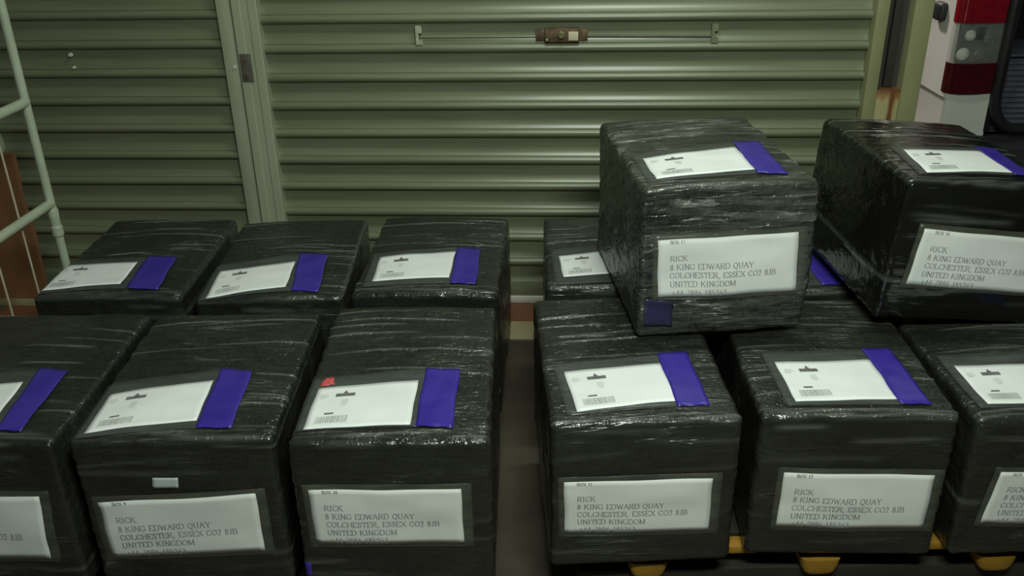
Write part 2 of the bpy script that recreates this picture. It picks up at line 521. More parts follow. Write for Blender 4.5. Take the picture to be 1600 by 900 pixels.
# ------------------------------------------------------------------ lettering: a serif stroke alphabet
GLY = {  # width, list of polylines on a 0..1 square (x scaled by width)
    'A': (0.78, [[(0.06, 0), (0.5, 1), (0.94, 0)], [(0.22, 0.36), (0.78, 0.36)]]),
    'B': (0.70, [[(0.14, 0), (0.14, 1)], [(0.14, 1), (0.6, 1), (0.82, 0.88), (0.82, 0.64), (0.6, 0.53), (0.14, 0.53)], [(0.6, 0.53), (0.9, 0.4), (0.9, 0.13), (0.62, 0), (0.14, 0)]]),
    'C': (0.72, [[(0.9, 0.74), (0.78, 0.93), (0.52, 1), (0.24, 0.9), (0.08, 0.62), (0.08, 0.36), (0.24, 0.1), (0.52, 0), (0.8, 0.07), (0.92, 0.24)]]),
    'D': (0.78, [[(0.14, 0), (0.14, 1)], [(0.14, 1), (0.55, 1), (0.84, 0.84), (0.93, 0.5), (0.84, 0.16), (0.55, 0), (0.14, 0)]]),
    'E': (0.66, [[(0.14, 0), (0.14, 1)], [(0.14, 1), (0.88, 1), (0.9, 0.82)], [(0.14, 0.52), (0.68, 0.52)], [(0.14, 0), (0.9, 0), (0.95, 0.2)]]),
    'G': (0.78, [[(0.88, 0.76), (0.76, 0.93), (0.5, 1), (0.22, 0.9), (0.07, 0.6), (0.07, 0.36), (0.22, 0.1), (0.5, 0), (0.84, 0.1)], [(0.84, 0.1), (0.84, 0.42)], [(0.66, 0.42), (0.97, 0.42)]]),
    'H': (0.80, [[(0.14, 0), (0.14, 1)], [(0.86, 0), (0.86, 1)], [(0.14, 0.52), (0.86, 0.52)]]),
    'I': (0.36, [[(0.5, 0), (0.5, 1)]]),
    'J': (0.44, [[(0.66, 1), (0.66, 0.2), (0.46, 0.0), (0.14, 0.06)]]),
    'K': (0.78, [[(0.14, 0), (0.14, 1)], [(0.86, 1), (0.18, 0.45)], [(0.38, 0.6), (0.92, 0)]]),
    'L': (0.66, [[(0.16, 1), (0.16, 0)], [(0.16, 0), (0.9, 0), (0.95, 0.22)]]),
    'M': (0.94, [[(0.12, 0), (0.12, 1)], [(0.12, 1), (0.5, 0.1), (0.88, 1)], [(0.88, 1), (0.88, 0)]]),
    'N': (0.80, [[(0.14, 0), (0.14, 1)], [(0.14, 1), (0.86, 0)], [(0.86, 0), (0.86, 1)]]),
    'O': (0.78, [[(0.5, 1), (0.2, 0.88), (0.07, 0.5), (0.2, 0.12), (0.5, 0), (0.8, 0.12), (0.93, 0.5), (0.8, 0.88), (0.5, 1)]]),
    'Q': (0.78, [[(0.5, 1), (0.2, 0.88), (0.07, 0.5), (0.2, 0.12), (0.5, 0), (0.8, 0.12), (0.93, 0.5), (0.8, 0.88), (0.5, 1)], [(0.5, 0), (0.7, -0.16), (0.95, -0.2)]]),
    'R': (0.74, [[(0.14, 0), (0.14, 1)], [(0.14, 1), (0.6, 1), (0.84, 0.86), (0.84, 0.62), (0.6, 0.5), (0.14, 0.5)], [(0.46, 0.5), (0.95, 0)]]),
    'S': (0.58, [[(0.84, 0.78), (0.7, 0.96), (0.44, 1), (0.18, 0.88), (0.18, 0.66), (0.5, 0.52), (0.84, 0.36), (0.86, 0.14), (0.56, 0), (0.28, 0.03), (0.12, 0.24)]]),
    'T': (0.68, [[(0.5, 0), (0.5, 1)], [(0.06, 0.8), (0.09, 1), (0.91, 1), (0.94, 0.8)]]),
    'U': (0.78, [[(0.15, 1), (0.15, 0.28), (0.3, 0.05), (0.5, 0), (0.72, 0.05), (0.85, 0.28), (0.85, 1)]]),
    'W': (1.00, [[(0.04, 1), (0.28, 0), (0.5, 0.9), (0.74, 0), (0.96, 1)]]),
    'X': (0.76, [[(0.08, 1), (0.92, 0)], [(0.9, 1), (0.1, 0)]]),
    'Y': (0.76, [[(0.06, 1), (0.5, 0.48)], [(0.94, 1), (0.5, 0.48), (0.5, 0)]]),
    '0': (0.54, [[(0.5, 1), (0.2, 0.86), (0.12, 0.5), (0.2, 0.14), (0.5, 0), (0.8, 0.14), (0.88, 0.5), (0.8, 0.86), (0.5, 1)]]),
    '1': (0.50, [[(0.25, 0.84), (0.55, 1), (0.55, 0)]]),
    '2': (0.54, [[(0.12, 0.76), (0.3, 0.98), (0.64, 0.98), (0.82, 0.74), (0.66, 0.44), (0.1, 0)], [(0.1, 0), (0.9, 0)]]),
    '3': (0.54, [[(0.14, 0.84), (0.42, 1), (0.76, 0.86), (0.7, 0.62), (0.42, 0.52)], [(0.42, 0.52), (0.82, 0.4), (0.8, 0.12), (0.46, 0), (0.12, 0.08)]]),
    '4': (0.54, [[(0.7, 0), (0.7, 1), (0.08, 0.3), (0.95, 0.3)]]),
    '5': (0.54, [[(0.86, 1), (0.3, 1), (0.22, 0.6), (0.6, 0.58), (0.84, 0.36), (0.74, 0.1), (0.42, 0), (0.12, 0.08)]]),
    '6': (0.54, [[(0.82, 1), (0.4, 0.82), (0.15, 0.4), (0.24, 0.08), (0.52, 0), (0.82, 0.14), (0.82, 0.44), (0.55, 0.6), (0.2, 0.46)]]),
    '7': (0.54, [[(0.12, 1), (0.9, 1), (0.4, 0)]]),
    '8': (0.54, [[(0.5, 0.53), (0.2, 0.68), (0.22, 0.9), (0.5, 1), (0.78, 0.9), (0.8, 0.68), (0.5, 0.53), (0.14, 0.32), (0.18, 0.08), (0.5, 0), (0.82, 0.08), (0.86, 0.32), (0.5, 0.53)]]),
    '9': (0.54, [[(0.18, 0), (0.6, 0.18), (0.85, 0.6), (0.76, 0.92), (0.48, 1), (0.18, 0.86), (0.18, 0.56), (0.45, 0.4), (0.8, 0.54)]]),
    '+': (0.60, [[(0.5, 0.15), (0.5, 0.75)], [(0.15, 0.45), (0.85, 0.45)]]),
    ',': (0.30, [[(0.45, 0.06), (0.3, -0.2)]]),
    ' ': (0.36, []),
}
SERIF = {'A': [(0.06, 0), (0.94, 0)], 'H': [(0.14, 0), (0.14, 1), (0.86, 0), (0.86, 1)], 'I': [(0.5, 0), (0.5, 1)], 'K': [(0.14, 0), (0.14, 1), (0.9, 0), (0.84, 1)],
         'M': [(0.12, 0), (0.12, 1), (0.88, 0), (0.88, 1)], 'N': [(0.14, 0), (0.14, 1), (0.86, 1)], 'R': [(0.14, 0), (0.93, 0)], 'T': [(0.5, 0)],
         'U': [(0.15, 1), (0.85, 1)], 'W': [(0.04, 1), (0.96, 1)], 'X': [(0.08, 1), (0.92, 0), (0.9, 1), (0.1, 0)], 'Y': [(0.06, 1), (0.94, 1), (0.5, 0)],
         'L': [(0.16, 1)], 'D': [(0.1, 0), (0.1, 1)], 'E': [(0.1, 0), (0.1, 1)], 'B': [(0.1, 0), (0.1, 1)], '1': [(0.55, 0)], 'J': [(0.66, 1)]}


def text_quads(s, x, y, h, bold=1.0, space=0.10):
    """quads (4 corner points each) for a line of serif capitals; x, y is the left end of the baseline"""
    out = []

    def bar(x0, y0, x1, y1, w):
        dx, dy = x1 - x0, y1 - y0
        L = math.hypot(dx, dy) or 1e-9
        nx, ny = -dy / L * w / 2, dx / L * w / 2
        ex, ey = dx / L * w * 0.25, dy / L * w * 0.25
        out.append([(x0 - ex - nx, y0 - ey - ny), (x1 + ex - nx, y1 + ey - ny), (x1 + ex + nx, y1 + ey + ny), (x0 - ex + nx, y0 - ey + ny)])
    for c in s:
        w, lines = GLY[c]
        w *= h
        for ln in lines:
            for (a, b), (c2, d) in zip(ln, ln[1:]):
                dx, dy = (c2 - a) * w, (d - b) * h
                steep = abs(dy) / (math.hypot(dx, dy) or 1)
                thick = h * bold * (0.075 + 0.085 * steep)
                if dx > 0 and dy > 0 or dx < 0 and dy < 0:
                    thick *= 0.75 if abs(dx) > 0.1 * h else 1.0
                bar(x + a * w, y + b * h, x + c2 * w, y + d * h, thick)
        for (a, b) in SERIF.get(c, []):
            bar(x + a * w - 0.11 * h, y + b * h, x + a * w + 0.11 * h, y + b * h, h * 0.065 * bold)
        x += w + space * h
    return out, x


# ------------------------------------------------------------------ the film wrapped boxes
def hash3(ix, iy, iz, seed):
    n = (ix * 374761393 + iy * 668265263 + iz * 2147483647 + seed * 1274126177) & 0x7fffffff
    n = (n ^ (n >> 13)) * 1274126177 & 0x7fffffff
    n = (n ^ (n >> 16)) & 0xffff
    return n / 65535.0


def vnoise(P, seed):
    P = P + 100.0
    I = np.floor(P).astype(np.int64)
    F = P - I
    F = F * F * (3 - 2 * F)
    r = 0
    for a in (0, 1):
        for b in (0, 1):
            for c in (0, 1):
                w = (F[:, 0] if a else 1 - F[:, 0]) * (F[:, 1] if b else 1 - F[:, 1]) * (F[:, 2] if c else 1 - F[:, 2])
                r = r + w * hash3(I[:, 0] + a, I[:, 1] + b, I[:, 2] + c, seed)
    return r * 2 - 1


class Wrap:
    """surface of one wrapped carton in its own frame: x across, y back from the front face, z up"""

    def __init__(s, w, d, h, seed, rough=1.0, crown=0.006, flat=()):
        s.flat = flat           # (face, a0, a1, b0, b1): stretches held flat under a pouch or a label
        s.w, s.d, s.h, s.seed, s.rough, s.crown = w, d, h, seed, rough, crown
        s.r = 0.014
        rng = random.Random(seed)
        s.creases = []          # along x on the top: y0, slope, curvature, height, width, x centre, x half length
        for i in range(13):
            s.creases.append(('t', rng.uniform(0.0, d), rng.uniform(-0.03, 0.10), rng.uniform(-0.35, -0.05), rng.uniform(1.8, 3.9) * 1e-3, rng.uniform(0.0024, 0.0032), rng.uniform(-0.5, 0.5) * w, rng.uniform(0.15, 0.55) * w))
        for i in range(14):
            s.creases.append(('t', rng.uniform(-0.004, 0.040), rng.uniform(-0.05, 0.08), rng.uniform(-0.2, 0.2), rng.uniform(0.8, 2.2) * 1e-3, rng.uniform(0.0025, 0.004), rng.uniform(-0.5, 0.5) * w, rng.uniform(0.06, 0.25) * w))
        for i in range(int(11 * rough)):
            s.creases.append(('f', rng.uniform(0.0, h), rng.uniform(-0.08, 0.08), rng.uniform(-0.2, 0.2), rng.uniform(0.5, 1.8) * 1e-3, rng.uniform(0.003, 0.006), rng.uniform(-0.5, 0.5) * w, rng.uniform(0.1, 0.45) * w))

    def base(s, P):
        lo = np.array([-s.w / 2, 0, 0]) + s.r
        hi = np.array([s.w / 2, s.d, s.h]) - s.r
        C = np.clip(P, lo, hi)
        D = P - C
        L = np.linalg.norm(D, axis=1, keepdims=True)
        n = D / np.maximum(L, 1e-9)
        return C + n * s.r, n

    def low(s, p, n):
        a = 0.0034 * s.rough * vnoise(p * 7.0, s.seed) + 0.0016 * s.rough * vnoise(p * np.array([12.0, 26.0, 26.0]), s.seed + 5)
        fx = 1 - np.clip(np.abs(2 * p[:, 0] / s.w), 0, 1) ** 2
        a = a + s.crown * fx * np.clip(n[:, 2], 0, 1)
        fz = np.sin(np.pi * np.clip(p[:, 2] / s.h, 0, 1))
        a = a + 0.004 * fz * np.clip(-n[:, 1], 0, 1) * fx
        fy = np.sin(np.pi * np.clip(p[:, 1] / s.d, 0, 1))
        a = a + 0.004 * fz * fy * np.abs(n[:, 0])
        return a

    def high(s, p, n):
        t = np.clip(n[:, 2], 0, 1)
        f = np.clip(np.hypot(n[:, 1], n[:, 0]), 0, 1)
        a = np.zeros(len(p))
        s.white = np.zeros(len(p))      # film whitening along creases, plus their lamp highlights painted as pale colour
        for (k, c, m, q, hgt, wd, xc, xl) in s.creases:
            x = p[:, 0]
            v = p[:, 1] if k == 't' else p[:, 2]
            wgt = t if k == 't' else f
            line = c + m * x + q * x * x
            e = np.exp(-((v - line) / wd) ** 2) * np.clip(1.2 - np.abs((x - xc) / xl) ** 3, 0, 1)
            a += hgt * e * wgt
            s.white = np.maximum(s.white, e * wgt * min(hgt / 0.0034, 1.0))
        for (k, a0, a1, b0, b1) in s.flat:
            x = p[:, 0]
            v = p[:, 1] if k == 't' else p[:, 2]
            inside = np.clip(np.minimum(np.minimum(x - a0, a1 - x), np.minimum(v - b0, b1 - v)) / 0.008, 0, 1)
            inside = inside * (n[:, 2] > 0.7 if k == 't' else n[:, 1] < -0.7)
            a *= 1 - 0.92 * inside
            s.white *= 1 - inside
        a += 0.0008 * s.rough * vnoise(p * np.array([30.0, 75.0, 75.0]), s.seed + 9)
        edge = np.clip(1.0 - np.max(np.abs(n), axis=1), 0, 0.3) / 0.3
        a += edge * 0.0030 * vnoise(p * np.array([60.0, 70.0, 70.0]), s.seed + 3)
        return a

    def body(s):
        def axis(a, b, step):
            n = max(int((b - a - 2 * s.r) / step), 4)
            e = np.array([0, 0.35, 0.7]) * s.r
            return np.concatenate([a + e, np.linspace(a + s.r, b - s.r, n), b - e[::-1]])
        X, Y, Z = axis(-s.w / 2, s.w / 2, 0.009), axis(0, s.d, 0.0031), axis(0, s.h, 0.0058)
        nx, ny, nz = len(X), len(Y), len(Z)
        idx = -np.ones((nx, ny, nz), np.int64)
        mask = np.zeros((nx, ny, nz), bool)
        mask[[0, -1]] = True
        mask[:, [0, -1]] = True
        mask[:, :, [0, -1]] = True
        idx[mask] = np.arange(mask.sum())
        I = np.argwhere(mask)
        P = np.stack([X[I[:, 0]], Y[I[:, 1]], Z[I[:, 2]]], 1)

        def quads(g, flip):
            a, b, c, d = g[:-1, :-1].ravel(), g[1:, :-1].ravel(), g[1:, 1:].ravel(), g[:-1, 1:].ravel()
            return np.stack([a, d, c, b] if flip else [a, b, c, d], 1)
        Q = np.concatenate([quads(idx[:, :, -1], False), quads(idx[:, :, 0], True), quads(idx[:, 0, :], False), quads(idx[:, -1, :], True),
                            quads(idx[0], True), quads(idx[-1], False)])
        p, n = s.base(P)
        off = s.low(p, n) + s.high(p, n)
        off = np.where(p[:, 2] < s.r, np.minimum(off, 0), off)
        V = p + n * off[:, None]
        V[:, 2] = np.maximum(V[:, 2], 0.0)
        me = mesh_np('wrapped_carton', V, Q)
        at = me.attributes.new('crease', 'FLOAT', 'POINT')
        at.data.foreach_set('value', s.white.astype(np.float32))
        return me

    def place(s, face, A, B, off):
        """points (A, B) on the top (x, y) or front (x, z) face, lifted off the film by off"""
        A, B = np.asarray(A, float), np.asarray(B, float)
        if face == 'top':
            P = np.stack([A, B, np.full_like(A, s.h)], 1)
        else:
            P = np.stack([A, np.zeros_like(A), B], 1)
        p, n = s.base(P)
        return p + n * (s.low(p, n) + off)[:, None]

    def patch(s, face, quad, off, nu=18, nv=12, thick=0.0005, wave=0.0, name='patch'):
        """a thin sheet on the face; quad is TL, TR, BR, BL in face metres"""
        q = np.asarray(quad, float)
        u, v = np.meshgrid(np.linspace(0, 1, nu), np.linspace(0, 1, nv), indexing='ij')
        u, v = u.ravel(), v.ravel()
        ab = ((1 - u) * (1 - v))[:, None] * q[0] + (u * (1 - v))[:, None] * q[1] + (u * v)[:, None] * q[2] + ((1 - u) * v)[:, None] * q[3]
        if wave:
            ab = ab + wave * np.stack([np.sin(v * 9 + s.seed), np.sin(u * 11 + s.seed * 2)], 1)
        top = s.place(face, ab[:, 0], ab[:, 1], off)
        bot = s.place(face, ab[:, 0], ab[:, 1], off - thick)
        V = np.concatenate([top, bot])
        g = np.arange(nu * nv).reshape(nu, nv)
        a, b, c, d = g[:-1, :-1].ravel(), g[1:, :-1].ravel(), g[1:, 1:].ravel(), g[:-1, 1:].ravel()
        Q = np.concatenate([np.stack([a, d, c, b], 1), np.stack([a, b, c, d], 1) + nu * nv])
        ring = np.concatenate([g[:, 0], g[-1, 1:], g[-2::-1, -1], g[0, -2:0:-1]])
        r2 = np.roll(ring, -1)
        Q = np.concatenate([Q, np.stack([ring, r2, r2 + nu * nv, ring + nu * nv], 1)])
        return mesh_np(name, V, Q)

    def prints(s, face, quad, quads01, off, name):
        """flat print: quads in 0..1 sheet coordinates (u right, v down)"""
        q = np.asarray(quad, float)
        uv = np.asarray(quads01, float).reshape(-1, 2)
        u, v = uv[:, 0], uv[:, 1]
        ab = ((1 - u) * (1 - v))[:, None] * q[0] + (u * (1 - v))[:, None] * q[1] + (u * v)[:, None] * q[2] + ((1 - u) * v)[:, None] * q[3]
        V = s.place(face, ab[:, 0], ab[:, 1], off)
        Q = np.arange(len(V)).reshape(-1, 4)
        return mesh_np(name, V, Q, False)


def rect01(u0, v0, u1, v1):
    return [(u0, v1), (u1, v1), (u1, v0), (u0, v0)]


ADDRESS = ['RICK', '8 KING EDWARD QUAY', 'COLCHESTER, ESSEX CO2 8JB', 'UNITED KINGDOM', '+44 7896 185263']


def address_print(box_no):
    """address lines in sheet coordinates of a 0.315 x 0.145 m label"""
    W, H = 0.315, 0.145
    qs = []
    t, _ = text_quads('BOX ' + box_no, 0.0275, H - 0.0105, 0.0078, 1.3)
    qs += t
    ys = [0.0545, 0.0770, 0.0985, 0.1205, 0.1425]
    for ln, y in zip(ADDRESS, ys):
        t, _ = text_quads(ln, 0.0275 + (0.004 if ln[0] == '+' else 0), H - y, 0.0136, 0.88, 0.09)
        qs += t
    out = []
    for q in qs:
        if min(p[1] for p in q) < 0.001:            # the lowest line is cut by the sheet's edge
            q = [(x, max(y, 0.001)) for x, y in q]
            if max(p[1] for p in q) < 0.0015:
                continue
        out.append([(x / W, 1 - y / H) for x, y in q])
    return out


def waybill_print():
    rng = random.Random(4)
    dark = [rect01(0.205, 0.195, 0.395, 0.275), rect01(0.285, 0.13, 0.305, 0.20), rect01(0.275, 0.165, 0.318, 0.20), rect01(0.150, 0.655, 0.240, 0.69)]
    code = []
    u = 0.085
    while u < 0.385:
        wdt = rng.choice([0.005, 0.008, 0.012])
        code.append(rect01(u, 0.735, min(u + wdt, 0.39), 0.885))
        u += wdt + rng.choice([0.004, 0.006, 0.009])
    pale = []
    for r0, r1, v in ((0.28, 0.345, 0.36), (0.275, 0.35, 0.40), (0.28, 0.345, 0.44), (0.285, 0.34, 0.48), (0.05, 0.12, 0.20), (0.05, 0.14, 0.24), (0.05, 0.11, 0.28)):
        pale.append(rect01(r0, v, r1, v + 0.022))
    return dark, code, pale


WB = waybill_print()
GROUP = 'film wrapped cartons with address labels'


def wrapped_box(label, loc, yaw, tilt, dims, seed, top=None, front=None, box_no='10', film='film', rough=1.0, crown=0.006):
    w, d, h = dims
    root = empty('wrapped_box', loc, (0, tilt, yaw))
    root.rotation_mode = 'XYZ'
    root.location.z += abs(math.sin(tilt)) * w / 2
    tag(root, label, 'parcel', GROUP)
    flat = []
    if top:
        xs, ys = [p[0] for p in top[0] + top[1]], [p[1] for p in top[0] + top[1]]
        flat.append(('t', min(xs) - 0.024, max(xs) + 0.004, min(ys) - 0.004, max(ys) + 0.004))
    if front:
        xs, ys = [p[0] for p in front], [p[1] for p in front]
        flat.append(('f', min(xs) - 0.014, max(xs) + 0.02, min(ys) - 0.012, max(ys) + 0.014))
    W = Wrap(w, d, h, seed, rough, crown, flat)
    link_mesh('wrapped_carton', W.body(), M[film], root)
    if top:
        wb, pp = top
        wb = [list(p) for p in wb]
        pp = [list(p) for p in pp]
        pq = [[wb[0][0] - 0.022, pp[0][1] - 0.008 + (wb[0][1] - wb[1][1])], [pp[0][0] + 0.01, pp[0][1] - 0.002], [pp[3][0] + 0.01, pp[3][1]], [wb[3][0] - 0.022, pp[3][1] + (wb[3][1] - wb[2][1]) * 0.6]]
        pouch = link_mesh('document_pouch', W.patch('top', pq, 0.0026, 22, 14, 0.0004, name='document_pouch'), M['pouch'], root)
        way = link_mesh('waybill', W.patch('top', wb, 0.0033, 22, 14, 0.0005, 0.0006, name='waybill'), M['waybill'], pouch)
        tag(link_mesh('emblem_bar', W.prints('top', wb, WB[0], 0.0038, 'emblem_bar'), M['ink'], pouch), kind='stuff')
        tag(link_mesh('barcode', W.prints('top', wb, WB[1], 0.0038, 'barcode'), M['ink_soft'], pouch), kind='stuff')
        tag(link_mesh('small_print', W.prints('top', wb, WB[2], 0.0038, 'small_print'), M['ink_pale'], pouch), kind='stuff')
        link_mesh('purple_strip', W.patch('top', pp, 0.0046, 10, 18, 0.0005, 0.0012, name='purple_strip'), M['purple'], root)
    if front:
        q = [list(p) for p in front]
        e = 0.013
        fq = [[q[0][0] - e, q[0][1] + e], [q[1][0] + 1.6 * e, q[1][1] + e], [q[2][0] + 1.6 * e, q[2][1] - 0.7 * e], [q[3][0] - e, q[3][1] - 0.7 * e]]
        fp = link_mesh('label_film', W.patch('front', fq, 0.0026, 22, 12, 0.0004, name='label_film'), M['pouch_front'], root)
        link_mesh('address_label', W.patch('front', q, 0.0034, 26, 12, 0.0005, 0.0006, name='address_label'), M['label'], fp)
        tag(link_mesh('address_print', W.prints('front', q, address_print(box_no), 0.0039, 'address_print'), M['ink_address'], fp), kind='stuff')
    return root, W


BASE = 0.14
TOPS = {
    'La': ([(-.2049, .2063), (.010, .2101), (.018, .0618), (-.1986, .0403)], [(.0232, .2508), (.1099, .2497), (.1336, .0249), (.0423, .0356)]),
    'Lb': ([(-.1737, .1782), (.030, .2247), (.036, .054), (-.169, .0127)], [(.033, .279), (.1156, .2755), (.129, .0233), (.0549, .0296)]),
    'Lc': ([(-.1576, .2359), (.0573, .2769), (.0585, .094), (-.1503, .0755)], [(.0596, .3098), (.1284, .3008), (.1358, .0525), (.0651, .0577)]),
    'L1': ([(-.172, .205), (.0366, .2285), (.0445, .1057), (-.165, .075)], [(.0449, .2892), (.1133, .282), (.1207, .0395), (.0681, .0464)]),
    'L2': ([(-.1841, .1745), (.0286, .2219), (.0384, .0579), (-.1826, .0268)], [(.0323, .2716), (.1074, .2574), (.1181, .0273), (.044, .030)]),
    'L3': ([(-.1772, .2048), (.0387, .2251), (.0379, .0545), (-.1792, .0484)], [(.0505, .2737), (.1276, .2701), (.1246, .0411), (.0482, .0486)]),
    'A': ([(-.1542, .2043), (.0677, .2244), (.0819, .0682), (-.1401, .0425)], [(.0673, .2667), (.1377, .2679), (.142, .0487), (.0721, .0475)]),
    'B': ([(-.1306, .2177), (.0873, .2304), (.098, .0636), (-.1221, .0519)], [(.0853, .2837), (.150, .2827), (.1596, .0433), (.0949, .0439)]),
    'C': ([(-.1596, .2121), (.0587, .2133), (.0521, .0546), (-.1594, .051)], [(.0692, .2707), (.1385, .2655), (.1369, .0378), (.0606, .0399)]),
    'T1': ([(-.1603, .2082), (.0826, .258), (.0788, .0852), (-.1602, .0561)], [(.0882, .3001), (.157, .2989), (.1426, .0473), (.0737, .0598)]),
    'T2': ([(-.1131, .2279), (.0974, .2481), (.0957, .0768), (-.1335, .057)], [(.0983, .2845), (.1502, .2822), (.1347, .0547), (.080, .0606)]),
    'D': ([(-.1597, .2045), (.0536, .2554), (.0588, .0938), (-.1516, .0607)], [(.0575, .3077), (.1336, .3057), (.1352, .0379), (.0614, .0314)]),
    'E': ([(-.165, .245), (.034, .262), (.034, .088), (-.165, .068)], [(.060, .290), (.165, .300), (.160, .040), (.058, .030)]),
}
FRONTS = {
    'L1': [(-.1678, .2624), (.1479, .2552), (.1359, .0922), (-.1846, .0994)],
    'L2': [(-.1746, .2346), (.156, .2492), (.1552, .0956), (-.1743, .086)],
    'L3': [(-.1708, .2837), (.1401, .2851), (.1404, .144), (-.1684, .1445)],
    'A': [(-.1716, .2371), (.1451, .2351), (.1466, .0934), (-.1687, .0986)],
    'B': [(-.1444, .2337), (.1754, .2266), (.1729, .0839), (-.1471, .0874)],
    'C': [(-.1306, .2356), (.1871, .226), (.1815, .0836), (-.1464, .0971)],
    'T1': [(-.1632, .2515), (.162, .2579), (.170, .1093), (-.1563, .1082)],
    'T2': [(-.1378, .2385), (.1873, .2243), (.1877, .0847), (-.1464, .098)],
}
# key: x, y (middle of the front foot), base z, yaw, tilt, width, depth, height, box number, label
BOXES = [
    ('L1', -1.136, 1.547, BASE, -.017, 0, .400, .570, .384, '8', 'black wrapped box at the front left corner, cut off by the picture edge'),
    ('L2', -.698, 1.550, BASE, .003, 0, .417, .557, .382, '9', 'black wrapped box with a small blank grey sticker above its address label'),
    ('L3', -.251, 1.511, BASE, -.015, 0, .405, .594, .392, '10', 'black wrapped box with a small red mark beside its top waybill'),
    ('La', -1.088, 2.221, BASE, -.019, 0, .399, .563, .382, '', 'black wrapped box in the back row beside the pale green rack'),
    ('Lb', -.646, 2.194, BASE, .015, 0, .395, .558, .379, '', 'black wrapped box in the back row at the foot of the shutter post'),
    ('Lc', -.235, 2.196, BASE, -.057, 0, .396, .564, .380, '', 'black wrapped box in the back row just left of the floor gap'),
    ('A', .273, 1.587, BASE, .030, 0, .400, .577, .379, '11', 'black wrapped front box right of the floor gap, partly under the stacked box'),
    ('B', .719, 1.601, BASE, -.043, 0, .411, .550, .371, '12', 'black wrapped front box in the middle of the yellow footed pallet'),
    ('C', 1.161, 1.591, BASE, -.001, 0, .400, .550, .365, '13', 'black wrapped front box at the right picture edge, under the tilted box'),
    ('D', .292, 2.236, BASE, -.025, 0, .400, .520, .374, '', 'black wrapped box peeking out behind the upright stacked box, purple strip hidden'),
    ('E', .768, 2.185, BASE, .0, 0, .400, .550, .374, '', 'black wrapped back box in the shadow between the two stacked boxes'),
    ('T1', .496, 1.942, .5265, .077, 0, .407, .552, .374, '17', 'milky wrapped box standing level on top, in front of the wide shutter'),
    ('T2', 1.067, 1.972, .513, .053, .089, .399, .535, .349, '16', 'shiny black wrapped box sitting tilted on top, in front of the white van'),
]
box = {}
for i, (k, x, y, z, yaw, tilt, w, d, h, no, lab) in enumerate(BOXES):
    box[k] = wrapped_box(lab, (x, y, z), yaw, tilt, (w, d, h), 11 + 7 * i, TOPS.get(k), FRONTS.get(k), no,
                         'film_milky' if k == 'T1' else 'film_gloss' if k == 'T2' else 'film', 1.5 if k == 'T1' else 0.7 if k == 'T2' else 1.0,
                         0.0015 if k in 'ABCDE' else 0.006)

# details that single boxes out
r, W = box['L2']
link_mesh('blank_sticker', W.patch('front', [(-.0488, .2963), (.0043, .2959), (.0011, .2698), (-.0532, .2696)], 0.0036, 8, 5, 0.0005, name='blank_sticker'), M['sticker'], r)
r, W = box['L3']
link_mesh('red_mark', W.patch('top', [(-.170, .246), (-.152, .247), (-.1455, .2185), (-.1765, .2110)], 0.0034, 8, 6, 0.0005, 0.002, name='red_mark'), M['red_mark'], r)
link_mesh('purple_tape', W.patch('front', [(-.2025, .092), (-.186, .092), (-.188, .050), (-.2025, .052)], 0.0024, 6, 6, 0.0004, name='purple_tape'), M['purple'], r)
r, W = box['T1']
link_mesh('purple_tape', W.patch('front', [(-.187, .103), (-.118, .094), (-.119, .028), (-.185, .031)], 0.0022, 12, 10, 0.0004, 0.0008, name='purple_tape'), M['purple_dim'], r)


# ------------------------------------------------------------------ pallets
def pallet(label, x0, x1, y0, y1, mat_top, mat_foot, feet_x, cleat_x=()):
    root = empty('pallet', ((x0 + x1) / 2, y0, 0))
    tag(root, label, 'pallet')
    cx = (x0 + x1) / 2
    n = 7
    bd = (y1 - y0 - 0.075) / n
    for i in range(n):
        ya = 0.075 + i * bd
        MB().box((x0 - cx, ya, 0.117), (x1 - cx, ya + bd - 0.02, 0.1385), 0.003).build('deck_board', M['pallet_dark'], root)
    for fx in cleat_x:
        MB().box((fx - cx - 0.06, 0.028, 0.117), (fx - cx + 0.06, 0.066, 0.1385), 0.004).build('corner_cleat', mat_top, root)
    for fy in (0.0, (y1 - y0) / 2 - 0.05, y1 - y0 - 0.10):
        for fx in feet_x:
            bm = bmesh.new()
            secs = []
            for z, s in ((0.072, 0.62), (0.075, 0.74), (0.082, 0.84), (0.098, 0.94), (0.117, 1.0)):
                ring = []
                for q in range(24):
                    a = 2 * math.pi * q / 24
                    ca, sa = math.cos(a), math.sin(a)
                    px = math.copysign(abs(ca) ** 0.35, ca) * 0.047 * s
                    py = math.copysign(abs(sa) ** 0.35, sa) * 0.05 * (0.7 + 0.3 * s)
                    ring.append(bm.verts.new((fx - cx + px, fy + 0.05 + py, z)))
                secs.append(ring)
            for A, B in zip(secs, secs[1:]):
                for q in range(24):
                    bm.faces.new((A[q], A[(q + 1) % 24], B[(q + 1) % 24], B[q]))
            bm.faces.new(secs[0][::-1])
            bm.faces.new(secs[-1])
            bmesh.ops.recalc_face_normals(bm, faces=bm.faces[:])
            me = bpy.data.meshes.new('pallet_foot')
            bm.to_mesh(me)
            bm.free()
            me.polygons.foreach_set('use_smooth', [True] * len(me.polygons))
            me.set_sharp_from_angle(angle=R(40))
            link_mesh('pallet_foot', me, mat_foot, root)
    for fy in (0.03, (y1 - y0) / 2 - 0.05, y1 - y0 - 0.10):
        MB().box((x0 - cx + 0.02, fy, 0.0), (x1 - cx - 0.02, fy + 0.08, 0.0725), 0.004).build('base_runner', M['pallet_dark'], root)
    return root


